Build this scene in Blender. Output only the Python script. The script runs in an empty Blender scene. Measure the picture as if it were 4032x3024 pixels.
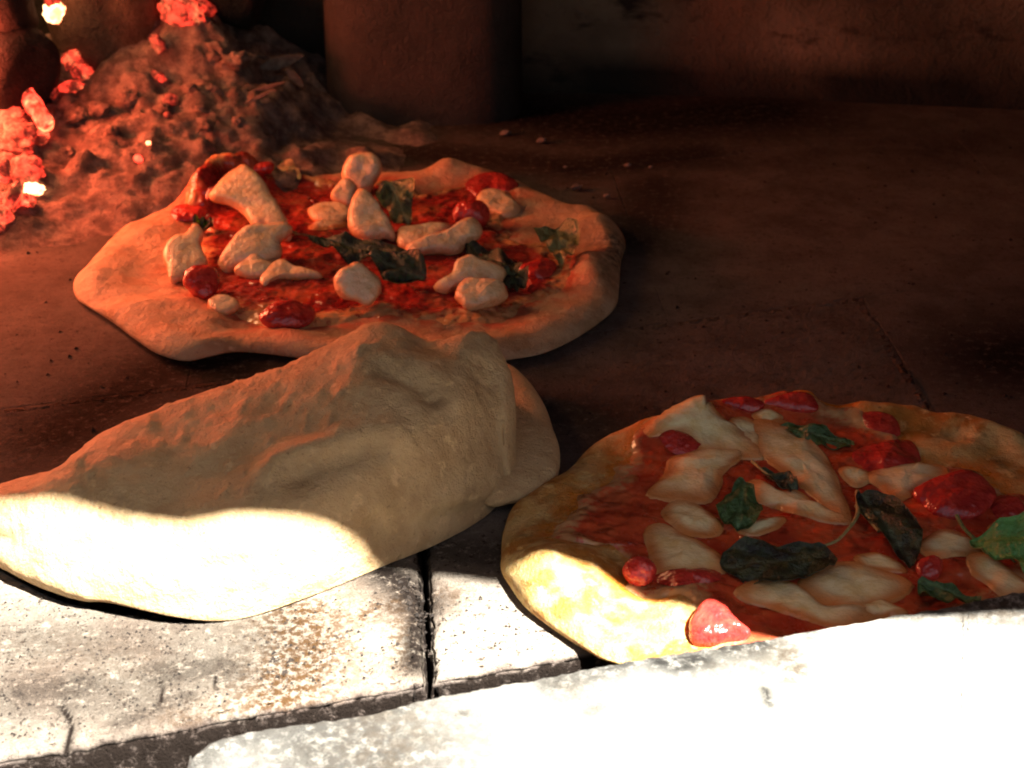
import bpy, math, random
import numpy as np
from mathutils import Vector, noise
from mathutils.bvhtree import BVHTree
random.seed(7)
SC = bpy.context.scene
COL = SC.collection

# ------------------------------------------------------------------ camera
CAM_H, PITCH, FPX = 0.356, math.radians(27.0), 1650.0      # focal length in px of a 1024 px wide frame
cam = bpy.data.cameras.new('camera'); camo = bpy.data.objects.new('camera', cam); COL.objects.link(camo)
cam.sensor_width = 36; cam.lens = FPX/1024*36; cam.clip_start = 0.01; cam.clip_end = 50
camo.location = (0, 0, CAM_H); camo.rotation_euler = (math.pi/2-PITCH, 0, 0)
cam.dof.use_dof = True; cam.dof.focus_distance = 0.68; cam.dof.aperture_fstop = 22
SC.camera = camo
# ------------------------------------------------------------------ light
SUN = Vector((-0.42, 0.32, -0.85)).normalized()             # the way the sunlight travels
w = bpy.data.worlds.new('World'); SC.world = w; w.use_nodes = True
nt = w.node_tree; sky = nt.nodes.new('ShaderNodeTexSky'); sky.sky_type = 'NISHITA'; sky.sun_disc = False
sky.sun_elevation = math.asin(-SUN.z); sky.sun_rotation = math.atan2(-SUN.x, -SUN.y)
bg = nt.nodes['Background']; wb = nt.nodes.new('ShaderNodeMix'); wb.data_type = 'RGBA'; wb.blend_type = 'MULTIPLY'; wb.inputs[0].default_value = 1
nt.links.new(sky.outputs[0], wb.inputs[6]); wb.inputs[7].default_value = (1, .77, .60, 1)      # the camera's white balance
nt.links.new(wb.outputs[2], bg.inputs[0]); bg.inputs[1].default_value = 0.020
sl = bpy.data.lights.new('sun', 'SUN'); slo = bpy.data.objects.new('sun', sl); COL.objects.link(slo)
sl.energy = 5.0; sl.angle = math.radians(1.0); sl.color = (1, 0.98, 0.93)
slo.rotation_euler = SUN.to_track_quat('-Z', 'Y').to_euler(); slo.location = (.6, -0.4, 1.4)
def lamp(name, loc, power, color, size):                    # the flames of the wood fire, just beyond the left edge
    l = bpy.data.lights.new(name, 'POINT'); o = bpy.data.objects.new(name, l); COL.objects.link(o)
    l.energy = power; l.color = color; l.shadow_soft_size = size; o.location = loc
lamp('fire_light', (-0.43, 0.87, 0.10), 0.46, (1, 0.21, 0.08), 0.07)
lamp('ember_glow', (-0.35, 0.945, 0.085), 0.50, (1, 0.12, 0.05), 0.03)
lamp('flame_light', (-0.42, 1.0, 0.26), 0.50, (1, 0.44, 0.19), 0.09)
SC.view_settings.view_transform = 'Standard'; SC.view_settings.look = 'None'
SC.view_settings.gamma = 1; SC.view_settings.use_curve_mapping = False
SC.view_settings.exposure = 3.2
SC.render.engine = 'CYCLES'; SC.cycles.use_denoising = True; SC.cycles.max_bounces = 6
SC.cycles.filter_width = 1.9; SC.cycles.sample_clamp_indirect = 4
SC.render.resolution_x = 1024; SC.render.resolution_y = 768

# ------------------------------------------------------------------ helpers
CP = Vector((0, 0, CAM_H)); FW = Vector((0, math.cos(PITCH), -math.sin(PITCH))); UP = Vector((0, math.sin(PITCH), math.cos(PITCH)))
def ray(x, y):                                             # photograph pixel (4032 wide) -> direction
    return Vector((1, 0, 0))*((x/3.9375-512)/FPX) + FW + UP*((384-y/3.9375)/FPX)
def G(x, y, z=0.0):                                        # point of the level z seen at that pixel
    d = ray(x, y); return CP + d*((z-CAM_H)/d.z)
def cut(x0, y0, s): return lambda pts: [(x0+s*a, y0+s*b) for a, b in pts]
F = cut(0, 0, 1.8228); C1 = cut(0, 0, .633); C2 = cut(1200, 0, .633); C4 = cut(250, 560, .565); C5 = cut(1350, 560, .565)
CR = cut(600, 900, .4973); C7 = cut(1000, 1200, .6027); C8 = cut(1900, 1450, .4973)
R1 = cut(2500, 1500, .3617); R2 = cut(3200, 1500, .3761); R3 = cut(1950, 1950, .4747); R4 = cut(2800, 1950, .557)
R5 = cut(0, 1850, .7233); R6 = cut(1300, 2100, .5568); R7 = cut(2400, 2300, .7378)
def nz(p, f, seed=0.0): return noise.noise(Vector((p[0]*f+seed, p[1]*f+seed*1.7, p[2]*f-seed)))
def fbm(p, f, seed=0.0, octv=4):
    s = 0; a = 1
    for _ in range(octv): s += a*nz(p, f, seed); f *= 2.1; a *= .5; seed += 3.1
    return s
def sstep(a, b, x):
    t = min(1, max(0, (x-a)/(b-a))); return t*t*(3-2*t)
def spline(pts, n, closed=True):                           # Catmull-Rom resampled by arc length
    P = np.array([tuple(p) for p in pts], float); m = len(P); out = []
    segs = m if closed else m-1
    for i in range(segs):
        if closed: a, b, c, d = P[i-1], P[i], P[(i+1) % m], P[(i+2) % m]
        else: a, b, c, d = P[max(i-1, 0)], P[i], P[i+1], P[min(i+2, m-1)]
        for k in range(14):
            t = k/14; out.append(.5*((2*b)+(-a+c)*t+(2*a-5*b+4*c-d)*t*t+(-a+3*b-3*c+d)*t**3))
    if not closed: out.append(P[-1])
    Q = np.array(out)
    if closed: Q = np.vstack([Q, Q[:1]])
    L = np.concatenate([[0], np.cumsum(np.linalg.norm(np.diff(Q, axis=0), axis=1))])
    T = np.linspace(0, L[-1], n, endpoint=not closed)
    return np.stack([np.interp(T, L, Q[:, k]) for k in range(Q.shape[1])], 1)
def segdist(P, line):                                      # distances of rows of points to a polyline
    P = np.asarray(P, float); line = np.asarray(line, float)
    if len(line) == 1: return np.linalg.norm(P-line[0], axis=1)
    best = np.full(len(P), 1e9)
    for a, b in zip(line[:-1], line[1:]):
        ab = b-a; t = np.clip((P-a)@ab/max(1e-12, ab@ab), 0, 1)
        best = np.minimum(best, np.linalg.norm(P-a-t[:, None]*ab, axis=1))
    return best
def polydist(P, poly):                                     # signed distances, inside negative
    d = segdist(P, np.vstack([poly, poly[:1]])); x, y = P[:, 0], P[:, 1]; c = np.zeros(len(P), int)
    for (X, Y), (X2, Y2) in zip(poly, np.roll(poly, -1, 0)):
        if Y2 != Y: c += ((Y > y) != (Y2 > y)) & (x < (X2-X)*(y-Y)/(Y2-Y)+X)
    return np.where(c % 2 == 1, -d, d)
def obj(name, verts, faces, mat, parent=None, smooth=True, attrs=None, origin=None):
    V = np.array([tuple(v) for v in verts], float)
    if parent is not None: o0 = np.array(parent['_at'])
    elif origin is not None: o0 = np.array(origin, float)
    else: o0 = np.array([V[:, 0].mean(), V[:, 1].mean(), V[:, 2].min()])
    me = bpy.data.meshes.new(name); me.from_pydata((V-o0).tolist(), [], faces); me.update()
    me.polygons.foreach_set('use_smooth', [smooth]*len(me.polygons))
    if mat: me.materials.append(mat)
    for k, a in (attrs or {}).items():
        at = me.attributes.new(k, 'FLOAT', 'POINT'); at.data.foreach_set('value', np.array(a, np.float32))
    o = bpy.data.objects.new(name, me); COL.objects.link(o); o['_at'] = [float(c) for c in o0]
    if parent is None: o.location = o0
    else:
        o.parent = parent
        if parent.type == 'MESH' or True: o.location = (0, 0, 0)
    return o
def thing(name, label, cat, loc, group=None):
    o = bpy.data.objects.new(name, None); COL.objects.link(o); o.location = loc; o.empty_display_size = .02
    o['_at'] = [float(c) for c in loc]; return tag(o, label, cat, group)
def tag(o, label=None, cat=None, group=None, kind=None):
    if label: o['label'] = label
    if cat: o['category'] = cat
    if group: o['group'] = group
    if kind: o['kind'] = kind
    return o
def grid_faces(nu, nv, closed_u=False):                    # verts index = v*nu+u
    fs = []
    for v in range(nv-1):
        for u in range(nu if closed_u else nu-1):
            a = v*nu+u; b = v*nu+(u+1) % nu; fs.append((a, b, b+nu, a+nu))
    return fs

# ------------------------------------------------------------------ materials
class M:
    def __init__(s, name, rough=.6, color=(.5, .5, .5), spec=.5):
        s.m = bpy.data.materials.new(name); s.m.use_nodes = True; s.t = s.m.node_tree
        s.b = s.t.nodes['Principled BSDF']; s.b.inputs['Roughness'].default_value = rough
        s.b.inputs['Base Color'].default_value = (*color, 1); s.b.inputs['Specular IOR Level'].default_value = spec
        s.tc = s.t.nodes.new('ShaderNodeNewGeometry').outputs['Position']
    def n(s, kind, **kw):
        x = s.t.nodes.new('ShaderNode'+kind)
        for k, v in kw.items():
            if k in x.inputs: s.put(x.inputs[k], v)
            else: setattr(x, k, v)
        return x
    def put(s, sock, v):
        if hasattr(v, 'links') or isinstance(v, bpy.types.NodeSocket): s.t.links.new(v, sock)
        else: sock.default_value = v
    def noise(s, scale, detail=5, rough=.6, lo=.4, hi=.6, off=0.0, stretch=None):
        vec = s.tc
        if off or stretch:
            mp = s.n('Mapping'); s.put(mp.inputs['Vector'], s.tc); mp.inputs['Location'].default_value = (off, off*.7, off*1.3)
            if stretch: mp.inputs['Scale'].default_value = stretch
            vec = mp.outputs[0]
        x = s.n('TexNoise', Scale=scale, Detail=detail, Roughness=rough, Vector=vec)
        return s.ramp(x.outputs['Fac'], lo, hi)
    def ramp(s, v, lo, hi, a=0.0, b=1.0):
        r = s.n('MapRange'); r.interpolation_type = 'SMOOTHSTEP'
        s.put(r.inputs['Value'], v)
        r.inputs['From Min'].default_value = lo; r.inputs['From Max'].default_value = hi
        r.inputs['To Min'].default_value = a; r.inputs['To Max'].default_value = b
        return r.outputs[0]
    def math(s, op, a, b=0.0):
        x = s.n('Math', operation=op); s.put(x.inputs[0], a); s.put(x.inputs[1], b); x.use_clamp = op in ('ADD', 'SUBTRACT'); return x.outputs[0]
    def mix(s, f, a, b):
        x = s.n('Mix', data_type='RGBA'); s.put(x.inputs['Factor'], f)
        for k, v in (('A', a), ('B', b)):
            i = [q for q in x.inputs if q.name == k and q.type == 'RGBA'][0]
            if isinstance(v, tuple): i.default_value = (*v, 1)
            else: s.put(i, v)
        return [q for q in x.outputs if q.type == 'RGBA'][0]
    def attr(s, name): return s.n('Attribute', attribute_name=name).outputs['Fac']
    def col(s, v): s.put(s.b.inputs['Base Color'], v)
    def bump(s, h, dist, strength=1.0, prev=None):
        b = s.n('Bump', Distance=dist, Strength=strength, Height=h)
        if prev is not None: s.put(b.inputs['Normal'], prev)
        s.put(s.b.inputs['Normal'], b.outputs[0]); return b.outputs[0]
    def sss(s, wgt, rad, scale):
        s.b.inputs['Subsurface Weight'].default_value = wgt; s.b.inputs['Subsurface Radius'].default_value = rad; s.b.inputs['Subsurface Scale'].default_value = scale
    def emit(s, color, strength):
        s.put(s.b.inputs['Emission Color'], color if not isinstance(color, tuple) else (*color, 1)); s.put(s.b.inputs['Emission Strength'], strength)

def dough_mat(name, pale, tan, orange, oil=0.0):
    m = M(name, .62, spec=.35)
    c = m.mix(m.noise(55, 5, .6, .40, .66), pale, tan)
    if oil:
        c = m.mix(m.noise(48, 5, .65, .45, .62, 31), c, (.36, .15, .022)); c = m.mix(m.noise(60, 5, .65, .56, .70, 41), c, (.26, .20, .07))
    c = m.mix(m.noise(160, 4, .6, .56, .70, 5), c, tuple(min(.80, k*1.18) for k in pale))           # flour
    c = m.mix(m.math('MULTIPLY', m.noise(34, 6, .7, .56, .70, 51), .55 if oil else .25), c, tuple(k*.55 for k in tan))
    st = m.math('MULTIPLY', m.attr('stain'), m.noise(75, 5, .65, .32, .58, 9))
    c = m.mix(st, c, orange)
    ch = m.math('MULTIPLY', m.attr('char'), m.noise(230, 5, .7, .38, .6, 2))
    c = m.mix(ch, c, (.06, .035, .02))
    c = m.mix(m.math('MULTIPLY', m.noise(420, 3, .6, .64, .72, 4), .55), c, (.16, .08, .035))         # tiny browned specks
    m.col(c)
    n1 = m.bump(m.noise(130, 6, .65, .2, .8), .0022, .7)
    m.bump(m.noise(900, 4, .7, .2, .8, 3), .0006, .7, n1)
    m.sss(.30 if oil else .16, (1, .5, .22), .006)
    if oil: m.put(m.b.inputs['Roughness'], m.ramp(m.math('MULTIPLY', m.attr('stain'), m.noise(90, 4, .6, .3, .6, 6)), 0, 1, .6, .22))
    return m.m
MT = {}
MT['dough_raw'] = dough_mat('dough_raw', (.52, .355, .205), (.39, .235, .115), (.46, .10, .04))
MT['dough_calzone'] = dough_mat('dough_calzone', (.56, .385, .195), (.47, .305, .145), (.6, .5, .3))
MT['dough_baked'] = dough_mat('dough_baked', (.66, .48, .20), (.50, .30, .085), (.58, .19, .02), oil=1)
def sauce_mat(name, a, b):
    m = M(name, .3, spec=.5)
    c = m.mix(m.noise(60, 2, .5, .35, .65), a, b)
    c = m.mix(m.math('MULTIPLY', m.noise(42, 2, .5, .50, .7, 8), .5), c, (.44, .13, .05))
    th = m.math('MULTIPLY', m.attr('thin'), m.ramp(m.n('TexNoise', Scale=170, Detail=5, Roughness=.7, Vector=m.tc).outputs['Fac'], .30, .58, .35, 1.3))
    c = m.mix(m.ramp(th, .25, .9), c, (.50, .26, .11))

    m.col(c); n1 = m.bump(m.noise(70, 2, .5, .2, .8, 1), .0045, .8); m.bump(m.noise(260, 1, .5, .2, .8, 3), .0004, .35, n1)
    m.put(m.b.inputs['Roughness'], m.ramp(m.n('TexNoise', Scale=180, Detail=3, Vector=m.tc).outputs['Fac'], .3, .7, .10, .38)); m.sss(.1, (1, .2, .1), .003); return m.m
MT['sauce_raw'] = sauce_mat('sauce_raw', (.31, .032, .020), (.19, .014, .013))
MT['sauce_baked'] = sauce_mat('sauce_baked', (.56, .085, .028), (.38, .042, .018))
def cheese_mat(name, a, b, rough, bd=.0012):
    m = M(name, rough, spec=.5); c = m.mix(m.noise(150, 4, .6, .4, .7), a, b); c = m.mix(m.math('MULTIPLY', m.attr('edge'), m.noise(70, 2, .5, -.2, .55, 4)), c, (.58, .22, .06)); m.col(c)
    n1 = m.bump(m.noise(230, 4, .6, .2, .8, 2), bd, .7); m.bump(m.noise(1100, 3, .6, .2, .8, 7), .0002, .4, n1); m.sss(.4, (1, .7, .45), .006); m.b.inputs['Coat Weight'].default_value = .35; m.b.inputs['Coat Roughness'].default_value = .15; return m.m
MT['cheese_fresh'] = cheese_mat('cheese_fresh', (.74, .60, .36), (.64, .46, .24), .26)
MT['cheese_melted'] = cheese_mat('cheese_melted', (.84, .74, .43), (.76, .60, .28), .24, .0006)
def tom_mat():
    m = M('tomato', .22, spec=.5); c = m.mix(m.noise(160, 4, .6, .35, .65), (.50, .045, .03), (.32, .02, .018)); m.col(c)
    m.bump(m.noise(120, 3, .55, .2, .8), .0022, .7); m.sss(.25, (1, .25, .12), .005); m.b.inputs['Coat Weight'].default_value = .3; return m.m
MT['tomato'] = tom_mat()
def leaf_mat(name, a, b, charc, lo, hi, rough):
    m = M(name, rough, spec=.5); c = m.mix(m.noise(120, 4, .6, .4, .62), a, b)
    c = m.mix(m.noise(85, 5, .7, lo, hi, 4), c, charc)
    c = m.mix(m.math('MULTIPLY', m.attr('rib'), .75), c, tuple(min(.6, k*1.9+.05) for k in b)); m.col(c)
    m.bump(m.noise(420, 4, .6, .2, .8), .0012, .8); m.sss(.08, (.4, 1, .2), .002); return m.m
MT['leaf_green'] = leaf_mat('leaf_green', (.035, .085, .025), (.06, .12, .035), (.02, .03, .012), .55, .75, .3)
MT['leaf_bright'] = leaf_mat('leaf_bright', (.07, .22, .05), (.10, .27, .06), (.04, .11, .03), .58, .75, .28)
MT['leaf_dark'] = leaf_mat('leaf_dark', (.022, .035, .014), (.05, .06, .02), (.010, .010, .007), .42, .62, .38)
MT['leaf_olive'] = leaf_mat('leaf_olive', (.16, .15, .045), (.24, .20, .07), (.03, .035, .015), .50, .62, .4)

def tile_mat():
    m = M('firebrick', .92, spec=.08)
    base = m.mix(m.noise(26, 6, .65, .35, .65), (.40, .345, .275), (.31, .245, .19))
    base = m.mix(m.math('MULTIPLY', m.noise(300, 4, .7, .54, .66, 4), m.noise(30, 3, .6, .3, .6, 12)), base, (.075, .058, .046))
    base = m.mix(m.math('MULTIPLY', m.attr('brown'), m.noise(300, 5, .75, .40, .58, 3)), base, (.10, .052, .020))
    so = m.math('MULTIPLY', m.attr('soot'), m.noise(200, 6, .78, .26, .50, 6))  # soot mask, which also holds the painted pizza shadow
    dark_tone = m.mix(m.noise(38, 7, .75, .38, .62, 15), (.135, .102, .088), (.070, .054, .047))
    dark_tone = m.mix(m.noise(210, 4, .7, .60, .68, 21), dark_tone, (.015, .011, .010))
    c = m.mix(m.attr('deep'), base, dark_tone)
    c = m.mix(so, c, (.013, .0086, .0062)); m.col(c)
    n1 = m.bump(m.noise(120, 6, .7, .2, .8), .0018, .8); m.bump(m.noise(1000, 4, .7, .3, .7, 9), .0008, .9, n1); return m.m
MT['tile'] = tile_mat()
def plain(name, a, b, sc, rough=.9, bd=.002, bsc=200, lo=.38, hi=.62):
    m = M(name, rough, spec=.25); m.col(m.mix(m.noise(sc, 6, .7, lo, hi), a, b)); n1 = m.bump(m.noise(bsc, 6, .7, .2, .8, 2), bd, .9); m.bump(m.noise(bsc*6, 4, .7, .3, .7, 9), bd*.3, .8, n1); return m.m
def slab_mat():
    m = M('ledge_stone', .8, spec=.3)
    c = m.mix(m.noise(70, 6, .7, .35, .65), (.44, .42, .37), (.36, .34, .29))
    so = m.math('MULTIPLY', m.attr('soot'), m.noise(260, 6, .78, .30, .54, 6))
    c = m.mix(so, c, (.026, .024, .020))
    so2 = m.math('MULTIPLY', m.attr('brown'), m.noise(220, 6, .75, .36, .58, 2))
    c = m.mix(so2, c, (.085, .058, .032)); m.col(c)
    n1 = m.bump(m.noise(300, 6, .75, .2, .8), .0022, .9); m.bump(m.noise(1300, 4, .7, .3, .7, 9), .0008, .9, n1); return m.m
MT['slab'] = slab_mat()
MT['base'] = plain('rough_mortar', (.16, .10, .06), (.07, .045, .03), 40)
def wall_mat():
    m = M('sooty_dome', .9, spec=.2)
    c = m.mix(m.noise(9, 5, .6, .4, .6), (.19, .135, .095), (.13, .09, .062))
    c = m.mix(m.noise(17, 5, .6, .58, .72, 3, (1, 1, 2.4)), c, (.03, .022, .018)); 
    c = m.mix(m.attr('soot'), c, (.014, .013, .011)); m.col(c)
    n1 = m.bump(m.noise(40, 6, .65, .2, .8), .006, .7); m.bump(m.noise(400, 5, .7, .2, .8, 4), .001, .8, n1); return m.m
MT['wall'] = wall_mat()
MT['iron'] = plain('blackened_iron', (.038, .028, .024), (.018, .015, .014), 14, .65, .0012, 120)
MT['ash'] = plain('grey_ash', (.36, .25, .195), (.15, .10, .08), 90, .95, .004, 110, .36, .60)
MT['flake'] = plain('pale_ash_flake', (.24, .19, .165), (.13, .10, .085), 200, .9, .001, 400)
MT['crumb'] = plain('crumb_grit', (.045, .032, .024), (.018, .014, .011), 300, .9, .001, 400)
MT['char'] = plain('charred_log', (.030, .021, .018), (.013, .010, .009), 40, .8, .005, 70)
MT['bark'] = plain('scorched_log', (.20, .11, .065), (.08, .046, .03), 16, .8, .004, 60)
def ember_mat(name, heat):
    m = M(name, .9, (.05, .03, .025), .2)
    f = m.noise(110, 6, .72, .38, .62); f2 = m.noise(130, 4, .6, .50, .72, 3)
    c = m.mix(f2, (1, .045, .022), (1, .22, .08))
    st = m.math('MULTIPLY', f, heat); m.emit(c, m.ramp(st, 0, heat, heat*.06, heat))
    m.bump(m.noise(160, 5, .7, .2, .8), .003, .9); m.col(m.mix(f, (.10, .055, .05), (.3, .16, .13))); return m.m
MT['ember_hot'] = ember_mat('ember_hot', .55); MT['ember'] = ember_mat('ember', .19); MT['ember_dim'] = ember_mat('ember_dim', .07)
m_ = M('white_hot', .9, (.2, .1, .08)); m_.emit(m_.mix(m_.noise(120, 3, .6, .35, .6), (1, .16, .06), (1, .58, .25)), .8); MT['ember_white'] = m_.m

# ------------------------------------------------------------------ oven floor
ORI = G(1684, 2706); u_ = (G(2297, 2585)-G(0, 3006)).normalized(); v_ = (G(1580, 520)-G(1672, 2560)); v_.z = 0; v_.normalize()
DARK = [  # soot and one painted shadow on the floor: polyline in the photograph, radius in metres, strength
    (F([(130, 935), (230, 870), (380, 790), (520, 790)]), .030, 1.0), (F([(120, 960), (60, 1000)]), .014, .6),  # back pizza's shadow, painted on the floor beside the calzone
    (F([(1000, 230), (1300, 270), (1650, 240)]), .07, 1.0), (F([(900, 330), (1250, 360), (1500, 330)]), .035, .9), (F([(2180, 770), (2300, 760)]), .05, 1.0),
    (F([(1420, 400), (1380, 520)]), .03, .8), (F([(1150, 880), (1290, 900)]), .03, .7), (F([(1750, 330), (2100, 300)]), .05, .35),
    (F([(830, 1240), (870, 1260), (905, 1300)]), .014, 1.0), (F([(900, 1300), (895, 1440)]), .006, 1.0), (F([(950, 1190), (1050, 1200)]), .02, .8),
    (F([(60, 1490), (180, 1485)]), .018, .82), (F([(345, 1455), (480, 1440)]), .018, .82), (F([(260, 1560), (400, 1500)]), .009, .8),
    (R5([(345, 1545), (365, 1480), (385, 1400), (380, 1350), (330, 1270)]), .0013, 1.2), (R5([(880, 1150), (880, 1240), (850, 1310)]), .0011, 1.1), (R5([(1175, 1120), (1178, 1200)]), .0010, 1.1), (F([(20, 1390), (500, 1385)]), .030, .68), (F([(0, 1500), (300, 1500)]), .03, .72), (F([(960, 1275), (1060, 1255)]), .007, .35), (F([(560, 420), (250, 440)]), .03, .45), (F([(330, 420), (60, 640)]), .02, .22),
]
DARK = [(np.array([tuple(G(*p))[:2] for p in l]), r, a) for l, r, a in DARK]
BROWN = [(F([(600, 1520), (660, 1400), (650, 1340)]), .021, 1.1), (F([(400, 1560), (560, 1510)]), .012, .7), (F([(780, 1330), (860, 1300)]), .008, .9), (F([(860, 1300), (870, 1430)]), .007, .8), (F([(940, 1280), (1000, 1290)]), .008, .6), (F([(100, 1400), (300, 1450)]), .02, .35)]
BROWN = [(np.array([tuple(G(*p))[:2] for p in l]), r, a) for l, r, a in BROWN]
def field(P, L):
    P = np.asarray(P, float)[:, :2]; s = np.zeros(len(P))
    for l, r, a in L:
        d = segdist(P, l); s = np.maximum(s, np.where(d > r*.3, a*np.exp(-(d/r)**2*.8), a))
    return s
def deepf(x, y):                                           # darker floor tone towards the back of the oven
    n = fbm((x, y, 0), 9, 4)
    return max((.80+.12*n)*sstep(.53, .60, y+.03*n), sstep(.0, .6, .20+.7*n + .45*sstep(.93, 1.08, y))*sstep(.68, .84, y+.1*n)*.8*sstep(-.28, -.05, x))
floor = obj('oven_floor', [(-.95, .1, -.045), (.95, .1, -.045), (.95, 1.55, -.045), (-.95, 1.55, -.045), (-.95, .1, -.032), (.95, .1, -.032), (.95, 1.55, -.032), (-.95, 1.55, -.032)],
            [(0, 3, 2, 1), (4, 5, 6, 7), (0, 1, 5, 4), (1, 2, 6, 5), (2, 3, 7, 6), (3, 0, 4, 7)], MT['base'], smooth=False); tag(floor, kind='structure')
floor['label'] = 'sooty firebrick floor of the oven'
CRACK = np.array([tuple(p)[:2] for p in [G(*q) for q in R5([(345, 1545), (365, 1480), (385, 1400), (380, 1350), (330, 1270)])]])
def tile(u0, u1, v0, v1, n, crack=False, rad=None):
    us = [u0+(u1-u0)*k/n for k in range(n+1)]; vs = [v0+(v1-v0)*k/n for k in range(n+1)]
    e = [0, .0006, .0012, .003, .0055]
    us = [u0+k for k in e]+us[1:-1]+[u1-k for k in reversed(e)]; vs = [v0+k for k in e]+vs[1:-1]+[v1-k for k in reversed(e)]
    nu, nv = len(us), len(vs); V = []; so = []; br = []; de = []
    tilt = (random.uniform(-.0001, .0001), 0)
    for vv in vs:
        for uu in us:
            edge, rr = min(((uu-u0)/rad[0], rad[0]), ((u1-uu)/rad[1], rad[1]), ((vv-v0)/rad[2], rad[2]), ((v1-vv)/rad[3], rad[3])); edge *= rr; p = ORI+u_*uu+v_*vv
            z = -rr+math.sqrt(max(0, rr*rr-(rr-min(edge, rr))**2)) if edge < rr else 0
            if n > 50:
                chip = fbm(p, 130, 2)
                if edge < .006 and rr > .003: p = p+Vector((chip, nz(p, 140, 5), 0))*.0009; z -= max(0, chip)*.0012
                z += .00035*fbm(p, 300, 1, 3)+.0006*nz(p, 45)
                if crack:
                    d = segdist([(p.x, p.y)], CRACK)[0] if abs(p.x-CRACK[0][0]) < .03 and p.y < .48 else 1; z -= .0016*math.exp(-(d/.0018)**2)
            z += tilt[0]
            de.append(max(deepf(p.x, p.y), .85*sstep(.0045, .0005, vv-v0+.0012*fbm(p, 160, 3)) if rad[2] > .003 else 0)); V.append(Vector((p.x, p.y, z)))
    fs = grid_faces(nu, nv); k = len(V)
    ring = [i for i in range(nu)]+[j*nu+nu-1 for j in range(1, nv)]+[(nv-1)*nu+i for i in range(nu-2, -1, -1)]+[j*nu for j in range(nv-2, 0, -1)]
    for i in ring: V.append(Vector((V[i].x, V[i].y, -.0315))); de.append(1)
    R = len(ring); so = field([tuple(p) for p in V], DARK); so = np.where([p.z < -.03 for p in V], 1.2, np.maximum(so, np.where((np.array([p.z for p in V]) < -.0022) & (rad[2] > .003), 1.05, 0))); br = field([tuple(p) for p in V], BROWN)  # front nose and lower sides of the tile painted darker
    for i in range(R): fs.append((ring[i], k+i, k+(i+1) % R, ring[(i+1) % R]))
    return obj('tile', V, fs, MT['tile'], floor, True, dict(soot=so, brown=br, deep=de))  # soot also holds the painted pizza shadow and the darkened nose and sides
TU = .245; g = .0030
rows = [(-.001, .26495, 0.0), (.265, .50295, -.11), (.503, .73795, 0.0), (.738, .97295, -.12), (.973, 1.12, 0.0)]
for ri, (v0, v1, off) in enumerate(rows):
    for k in range(-4, 4):
        u0 = k*TU+off+(.0016 if ri == 0 and k == 0 else 0); u1 = (k+1)*TU+off-.00005
        c = ORI+u_*((u0+u1)/2)+v_*((v0+v1)/2); v0 = .0018 if ri == 0 else v0
        if abs(c.x) > .36+.31*c.y: continue
        hi = ri == 0 and k in (-1, 0)
        tile(u0, u1, v0, v1, 200 if hi else (34 if ri < 3 else 22), hi and k == -1, (.0055 if ri == 0 and k == 0 else .0002, .0055 if ri == 0 and k == -1 else .0002, .0055 if ri == 0 else .0002, .0002))

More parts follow.
